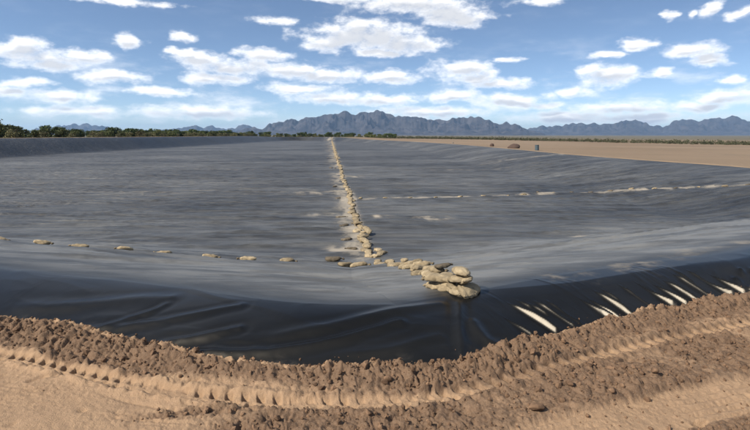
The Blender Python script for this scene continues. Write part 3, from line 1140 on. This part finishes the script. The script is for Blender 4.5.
for k, (dx, dy, lf, rz, tl) in enumerate(heap):
    place_bag(hp[0] + 0.08 + dx, hp[1] + dy, rz, 'creased tan sandbag in the bunched heap ending the chain above the corner crease', 'sandbags heaped at the end of the chain', random.uniform(0.62, 0.74), lift=lf * 1.25, tilt=tl)
dk = hit(441, 281, liner_base)
place_bag(dk[0] + 0.05, dk[1] + 0.2, 0.6, 'small near-black sandbag wedged on top of the run next to the heap', None, 0.55, lift=0.17, dark=True)
# strays beside the chain
for (px_, py_) in [(328, 158), (331, 168), (335, 168.5), (335, 187), (338, 199), (341, 218), (344, 226), (346, 240), (352, 249), (329, 147)]:
    x, y = px2w(px_, py_, FLOOR)
    place_bag(x, y, random.uniform(0, 3), 'dark weathered sandbag lying loose on the silt beside the long chain', 'loose dark sandbags beside the chain', random.uniform(.7, 1.0), dark=True, neck=y < 30)
# distant row to the sandy bank
RW = walk(row_w[3:], 1.25)
for i, (x, y, a) in enumerate(RW + walk(row_w[:4], 1.6)):
    dkb = i < len(RW) and random.random() < 0.55
    place_bag(x, y + random.gauss(0, .12), a + random.gauss(0, .5),
              'dark weathered sandbag in the spaced row crossing the far floor towards the sandy bank' if dkb else 'pale tan sandbag in the spaced row crossing the far floor towards the sandy bank',
              'dark sandbags of the far cross row' if dkb else 'pale sandbags of the far cross row', random.uniform(0.5, 0.8), dark=dkb, neck=False)
# the unreadably far rest of the chain
bm = bmesh.new()
for (x, y, a) in far_bags:
    t = bmesh.ops.create_icosphere(bm, subdivisions=1, radius=1.0, matrix=Matrix.Translation((x + random.gauss(0, .15), y, lz(x, y) + 0.05)) @ Matrix.Rotation(a + random.gauss(0, .3), 4, 'Z') @ Matrix.Diagonal((0.29, 0.17, 0.1, 1)))
me = bpy.data.meshes.new('distant_sandbags'); bm.to_mesh(me); bm.free()
tag(link('distant_sandbags', me, BAG), 'far end of the sandbag chain fading towards the far bank', 'sandbags', kind='stuff')

# ------------------------------------------------------------------ clods, stones
def ico_np(sub=1):
    b = bmesh.new(); bmesh.ops.create_icosphere(b, subdivisions=sub, radius=1.0)
    b.verts.ensure_lookup_table()
    v = np.array([p.co[:] for p in b.verts]); f = np.array([[q.index for q in p.verts] for p in b.faces])
    b.free()
    return v, f


def gz(x, y):
    return ground_z(np.asarray(x, float), np.asarray(y, float))


def build_clods():
    iv, jf = ico_np(1)
    n = 34000
    a = np.radians(RNG.uniform(-41, 41, n)); r = np.sqrt(RNG.uniform(3.2 ** 2, 8.9 ** 2, n))
    x = np.sin(a) * r; y = np.cos(a) * r
    z, dis, far, o = gz(x, y)
    td = poly_dist(x, y, TRACK)[0]
    p = np.clip(dis * 0.6 + 0.012, 0, 1) * (0.12 + 0.88 * sst(td, 0.10, 0.14)) * (o > -0.03)
    k = RNG.uniform(0, 1, n) < p
    x, y, z, dis = x[k], y[k], z[k], dis[k]
    # crumbs spilled over the edge of the sheet
    k = 1300
    i = RNG.integers(0, NEAR_N - 1, k); f = RNG.uniform(0, 1, k)
    ex = RIM[i, 0] * (1 - f) + RIM[i + 1, 0] * f; ey = RIM[i, 1] * (1 - f) + RIM[i + 1, 1] * f
    tx, ty = RIM[i + 1, 0] - RIM[i, 0], RIM[i + 1, 1] - RIM[i, 1]
    L = np.hypot(tx, ty); off = np.minimum(RNG.exponential(0.045, k), 0.22) + 0.01
    ex, ey = ex - ty / L * off, ey + tx / L * off
    ez = np.maximum(liner_z(ex, ey), gz(ex, ey)[0])
    x = np.concatenate([x, ex]); y = np.concatenate([y, ey]); z = np.concatenate([z, ez - 0.001]); dis = np.concatenate([dis, np.full(k, 0.4)])
    m = len(x)
    size = np.clip(0.0055 * np.exp(RNG.normal(0, 0.72, m)), 0.0025, 0.036) * (0.7 + 0.5 * dis)
    V = np.empty((m, len(iv), 3))
    for i in range(m):
        s = size[i] * RNG.uniform(0.65, 1.3, 3)
        loc = iv * (1 + RNG.normal(0, 0.16, (len(iv), 1))) * s
        R = np.array(Euler(RNG.uniform(0, 6.28, 3)).to_matrix())
        V[i] = loc @ R.T + np.array([x[i], y[i], z[i] + size[i] * 0.3])
    Fc = jf[None] + (np.arange(m) * len(iv))[:, None, None]
    me = mesh_np('earth_clods', V.reshape(-1, 3), Fc.reshape(-1, 3), smooth=False)
    tag(link('earth_clods', me, CLOD), 'loose brown crumbs of earth scattered over the churned berm', 'earth clods', kind='stuff')


build_clods()


def rock_obj(name, px_, py_, size, seed, mat, label, cat, group=None, fn=None, sub=3, rz=0.0, power=1.0, sink=0.2, cuts=0.25):
    iv, jf = ico_np(sub)
    rs = np.random.default_rng(seed)
    v = iv.copy()
    # flat broken faces
    for _ in range(9):
        d = rs.normal(size=3); d /= np.linalg.norm(d)
        lim = rs.uniform(1 - cuts - 0.12, 1 - 0.05)
        t = v @ d
        v = np.where((t > lim)[:, None], v - (t - lim)[:, None] * d, v)
    nz = fbm(v[:, 0] * 2.3 + seed, v[:, 1] * 2.3 + v[:, 2] * 1.7, 4, seed)
    v = v * (1 + 0.09 * nz)[:, None]
    v[:, 2] = np.maximum(v[:, 2], -0.55)
    v = v * (np.array(size) / 2)
    cz, sz = math.cos(rz), math.sin(rz)
    p = hit(px_, py_, fn)
    me = mesh_np(name, v, jf, smooth=True)
    o = link(name, me, mat)
    o.location = (p[0], p[1], p[2] + size[2] * (0.275 - sink * 0.3))
    o.rotation_euler = (0, 0, rz)
    return tag(o, label, cat, group)


def ground_only(x, d):
    return ground_z(x, d)[0]


BROWN = mat_plain('brown_dirt', (0.075, 0.046, 0.034), 0.95)
GREYR = mat_plain('grey_stone', (0.16, 0.14, 0.12), 0.9)
rock_obj('earth_slab', 536, 410, (0.19, 0.13, 0.075), 5, CLOD, 'flat brown slab of hardened earth lying on the loose foreground soil', 'earth slab', fn=ground_only, rz=0.15, cuts=0.45)
for k, (x_, y_, w_) in enumerate([(388, 380, 0.09), (322, 352, 0.08), (206, 351, 0.06), (612, 392, 0.08), (655, 372, 0.09), (705, 368, 0.08), (590, 365, 0.07)]):
    rock_obj('clod', x_, y_, (w_, w_ * 0.8, w_ * 0.65), 30 + k, CLOD, 'fist-sized lump of earth standing out from the churned berm soil', 'clod', 'larger lumps of earth on the berm', fn=ground_only, rz=k, cuts=0.35)
rock_obj('dirt_mound', 514, 148.6, (2.3, 1.8, 1.25), 11, BROWN, 'broad dark brown dirt mound on the far sandy bank', 'dirt mound', fn=ground_only, cuts=0.15)
rock_obj('boulder', 492, 146.6, (0.95, 0.8, 0.95), 12, BROWN, 'small dark brown boulder beside the dirt mound on the sand', 'boulder', fn=ground_only)
rock_obj('stone', 453, 143.4, (0.7, 0.6, 0.55), 13, GREYR, 'tiny grey stone alone on the far edge of the sand', 'stone', fn=ground_only)


def barrel():
    p = hit(537, 150.8, ground_only)
    e = bpy.data.objects.new('barrel', None); C.objects.link(e); e.location = p
    tag(e, 'blue-grey barrel standing at the edge of the far sandy bank', 'barrel')
    m = mat_plain('faded_blue_plastic', (0.05, 0.075, 0.09), 0.6)
    n = 20
    prof = [(0, 0.0), (0.27, 0.0), (0.29, 0.02), (0.29, 0.26), (0.305, 0.28), (0.305, 0.31), (0.29, 0.33), (0.29, 0.55), (0.305, 0.57), (0.305, 0.60), (0.29, 0.62), (0.29, 0.85), (0.27, 0.87), (0, 0.87)]
    vs = []; f = []
    for r, z in prof:
        for j in range(n):
            vs.append((r * math.cos(j / n * 6.2832), r * math.sin(j / n * 6.2832), z - 0.02))
    for k in range(len(prof) - 1):
        for j in range(n):
            f.append((k * n + j, k * n + (j + 1) % n, (k + 1) * n + (j + 1) % n, (k + 1) * n + j))
    me = bpy.data.meshes.new('drum'); me.from_pydata(vs, [], f); me.validate()
    link('drum', me, m, e)
    b = bmesh.new()
    bmesh.ops.create_cone(b, cap_ends=True, segments=20, radius1=0.30, radius2=0.29, depth=0.05, matrix=Matrix.Translation((0, 0, 0.876)))
    me = bpy.data.meshes.new('lid'); b.to_mesh(me); b.free()
    link('lid', me, mat_plain('dark_lid', (0.04, 0.05, 0.06), 0.6), e)


barrel()

# ------------------------------------------------------------------ trees and scrub
def leaf_quads(centres, size, rs):
    m = len(centres)
    d = rs.normal(size=(m, 3)); d /= np.linalg.norm(d, axis=1)[:, None]
    up = rs.normal(size=(m, 3))
    e1 = np.cross(d, up); e1 /= np.linalg.norm(e1, axis=1)[:, None]
    e2 = np.cross(d, e1)
    s = size * rs.uniform(0.6, 1.3, (m, 1))
    e1 = e1 * s; e2 = e2 * s * 0.6
    V = np.stack([centres - e1 - e2 * 0.3, centres + e2, centres + e1 - e2 * 0.2, centres - e2], 1).reshape(-1, 3)
    Fq = np.arange(4 * m).reshape(-1, 4)
    return V, Fq


def crown_mesh(seed, h, w, nl=7, per=75, low=0.25):
    rs = np.random.default_rng(seed)
    pts = []
    for k in range(nl):
        a = rs.uniform(0, 6.28); rr = w * 0.33 * math.sqrt(rs.uniform(0, 1))
        c = np.array([math.cos(a) * rr, math.sin(a) * rr, h * rs.uniform(low + 0.12, 0.82)])
        R = np.array([w * rs.uniform(.16, .27), w * rs.uniform(.16, .27), h * rs.uniform(.12, .2)])
        d = rs.normal(size=(per, 3)); d /= np.linalg.norm(d, axis=1)[:, None]
        pts.append(c + d * R * rs.uniform(0.55, 1.08, (per, 1)))
    pts = np.concatenate(pts)
    pts[:, 2] = np.maximum(pts[:, 2], 0.12 * h)
    V, f = leaf_quads(pts, 0.035 * h + 0.06, rs)
    return mesh_np('crown', V, f, smooth=False)


def trunk_mesh(seed, h, w):
    rs = np.random.default_rng(seed + 500)
    vs, fs = [], []

    def tube(p0, p1, r0, r1, n=6, bend=0.1):
        p0, p1 = np.array(p0, float), np.array(p1, float)
        ax = p1 - p0; L = np.linalg.norm(ax); ax /= L
        s1 = np.cross(ax, [0.3, 1, 0.1]); s1 /= np.linalg.norm(s1); s2 = np.cross(ax, s1)
        off = rs.normal(size=3) * bend * L
        base = len(vs)
        for k in range(4):
            t = k / 3
            c = p0 + ax * L * t + off * math.sin(t * math.pi)
            r = r0 + (r1 - r0) * t
            for j in range(n):
                a = j / n * 6.2832
                vs.append(tuple(c + r * (math.cos(a) * s1 + math.sin(a) * s2)))
        for k in range(3):
            for j in range(n):
                fs.append((base + k * n + j, base + k * n + (j + 1) % n, base + (k + 1) * n + (j + 1) % n, base + (k + 1) * n + j))
    top = (rs.normal() * 0.1 * w, rs.normal() * 0.1 * w, h * 0.42)
    tube((0, 0, -0.15), top, 0.03 * h + 0.02, 0.02 * h)
    for k in range(4):
        a = rs.uniform(0, 6.28)
        tube(top, (math.cos(a) * w * 0.3, math.sin(a) * w * 0.3, h * rs.uniform(0.6, 0.85)), 0.016 * h, 0.006 * h)
    me = bpy.data.meshes.new('trunk'); me.from_pydata(vs, [], fs)
    return me


LEAVES = [mat_leaf('dark_green_leaves', (0.045, 0.065, 0.022), (0.075, 0.10, 0.04)),
          mat_leaf('olive_leaves', (0.085, 0.10, 0.035), (0.125, 0.135, 0.055)),
          mat_leaf('dry_brush_leaves', (0.095, 0.09, 0.045), (0.14, 0.13, 0.065))]
KINDS = []   # (crown, trunk, label, group, name)
for k in range(3):
    for vv in range(3):
        h = [3.6, 2.7, 1.8][k] * (0.92 + 0.1 * vv); w = h * [0.95, 1.25, 1.5][k]
        cm = crown_mesh(300 + 10 * k + vv, h, w, [11, 10, 7][k], [120, 105, 80][k], [0.2, 0.12, 0.05][k]); cm.materials.append(LEAVES[k])
        tm = trunk_mesh(300 + 10 * k + vv, h, w); tm.materials.append(BARK)
        KINDS.append((cm, tm))
TLAB = [('desert_tree', 'taller dark green desert tree in the thicket beyond the far bank', 'tree', 'dark green trees beyond the far bank'),
        ('desert_shrub', 'rounded olive green shrub in the thicket beyond the far bank', 'shrub', 'olive shrubs beyond the far bank'),
        ('dry_bush', 'low dry brownish bush in front of the thicket beyond the bank', 'bush', 'dry bushes beyond the far bank')]


def gzz(x, y):
    return float(ground_z(np.array([x], float), np.array([y], float))[0][0])


def plant(k, x, y, sc):
    name, lab, cat, grp = TLAB[k]
    cm, tm = KINDS[k * 3 + random.randrange(3)]
    e = bpy.data.objects.new(name, None); C.objects.link(e)
    e.location = (x, y, gzz(x, y)); e.rotation_euler = (0, 0, random.uniform(0, 6.28))
    e.scale = (sc * random.uniform(.85, 1.2), sc * random.uniform(.85, 1.2), sc)
    tag(e, lab, cat, grp)
    link('crown', cm, None, e); link('trunk', tm, None, e)


# the thicket follows the long bank and the far bank: bearings, distance
tree_line = catmull([(-92, 108), (-90, 150), (-90, 200), (-90, 260), (-88, 330), (-75, 392), (-40, 402), (-10, 392), (6, 372)], 10)
seg = np.linalg.norm(np.diff(tree_line, axis=0), axis=1); acc = np.concatenate([[0], np.cumsum(seg)])
s = 0.0
while s < acc[-1]:
    k = min(np.searchsorted(acc, s, side='right') - 1, len(seg) - 1)
    f = (s - acc[k]) / seg[k]
    p = tree_line[k] * (1 - f) + tree_line[k + 1] * f
    dr = (tree_line[k + 1] - tree_line[k]) / seg[k]
    nrm = np.array([-dr[1], dr[0]])
    if nrm @ (p - np.array([0, 200])) < 0:
        nrm = -nrm
    kind = random.choices([0, 1, 2], [0.36, 0.40, 0.24])[0]
    if s < 40:
        kind = random.choices([0, 1, 2], [0.6, 0.3, 0.1])[0]
    off = [random.uniform(5, 12), random.uniform(0, 8), random.uniform(-6, 0)][kind]
    q = p + nrm * off
    sc = random.uniform(0.8, 1.25) * (1.45 if s < 30 else 1.05)
    plant(kind, q[0], q[1], sc)
    s += random.uniform(0.75, 1.6)


def scrub_strip():
    rs = np.random.default_rng(77)
    path = catmull([(0, 400), (25, 385), (60, 345), (105, 290), (140, 230), (160, 195), (185, 170), (215, 140)], 12)
    seg = np.linalg.norm(np.diff(path, axis=0), axis=1); acc = np.concatenate([[0], np.cumsum(seg)])
    cs = []
    for k in range(1500):
        s = rs.uniform(0, acc[-1]); i = min(np.searchsorted(acc, s, side='right') - 1, len(seg) - 1)
        f = (s - acc[i]) / seg[i]
        p = path[i] * (1 - f) + path[i + 1] * f
        p = p + (p / np.linalg.norm(p)) * rs.uniform(0, 1) ** 1.5 * 60 + rs.normal(size=2) * 1.5
        cs.append(p)
    cs = np.array(cs)
    z = ground_z(cs[:, 0], cs[:, 1])[0]
    pts = []
    for (x, y), zz in zip(cs, z):
        h = rs.uniform(0.9, 2.1) * (0.75 + 0.25 * np.hypot(x, y) / 250); w = h * rs.uniform(0.6, 0.9)
        d = rs.normal(size=(26, 3)); d /= np.linalg.norm(d, axis=1)[:, None]
        d[:, 2] = np.abs(d[:, 2])
        pts.append(np.array([x, y, zz]) + d * np.array([w, w, h]) * rs.uniform(0.3, 1.0, (26, 1)))
    V, f = leaf_quads(np.concatenate(pts), 0.3, rs)
    me = mesh_np('desert_scrub', V, f, smooth=False)
    tag(link('desert_scrub', me, mat_leaf('grey_green_scrub', (0.05, 0.055, 0.03), (0.10, 0.095, 0.055))),
        'low dark green scrub belt beyond the sandy field', 'scrub', kind='stuff')


scrub_strip()

# ------------------------------------------------------------------ air
def haze():
    b = bmesh.new()
    bmesh.ops.create_cube(b, size=1.0)
    me = bpy.data.meshes.new('haze'); b.to_mesh(me); b.free()
    m = bpy.data.materials.new('haze'); m.use_nodes = True
    t = m.node_tree; t.nodes.clear()
    out = t.nodes.new('ShaderNodeOutputMaterial')
    v = t.nodes.new('ShaderNodeVolumePrincipled')
    v.inputs['Color'].default_value = (0.42, 0.66, 1.0, 1)
    v.inputs['Density'].default_value = 4.2e-5
    v.inputs['Anisotropy'].default_value = 0.1
    t.links.new(v.outputs[0], out.inputs['Volume'])
    o = link('haze', me, m)
    o.scale = (62000, 62000, 560)
    o.location = (0, 0, 560 / 2 - 22)
    tag(o, 'thin pale desert haze in the air over the plain', 'haze', kind='stuff')


haze()
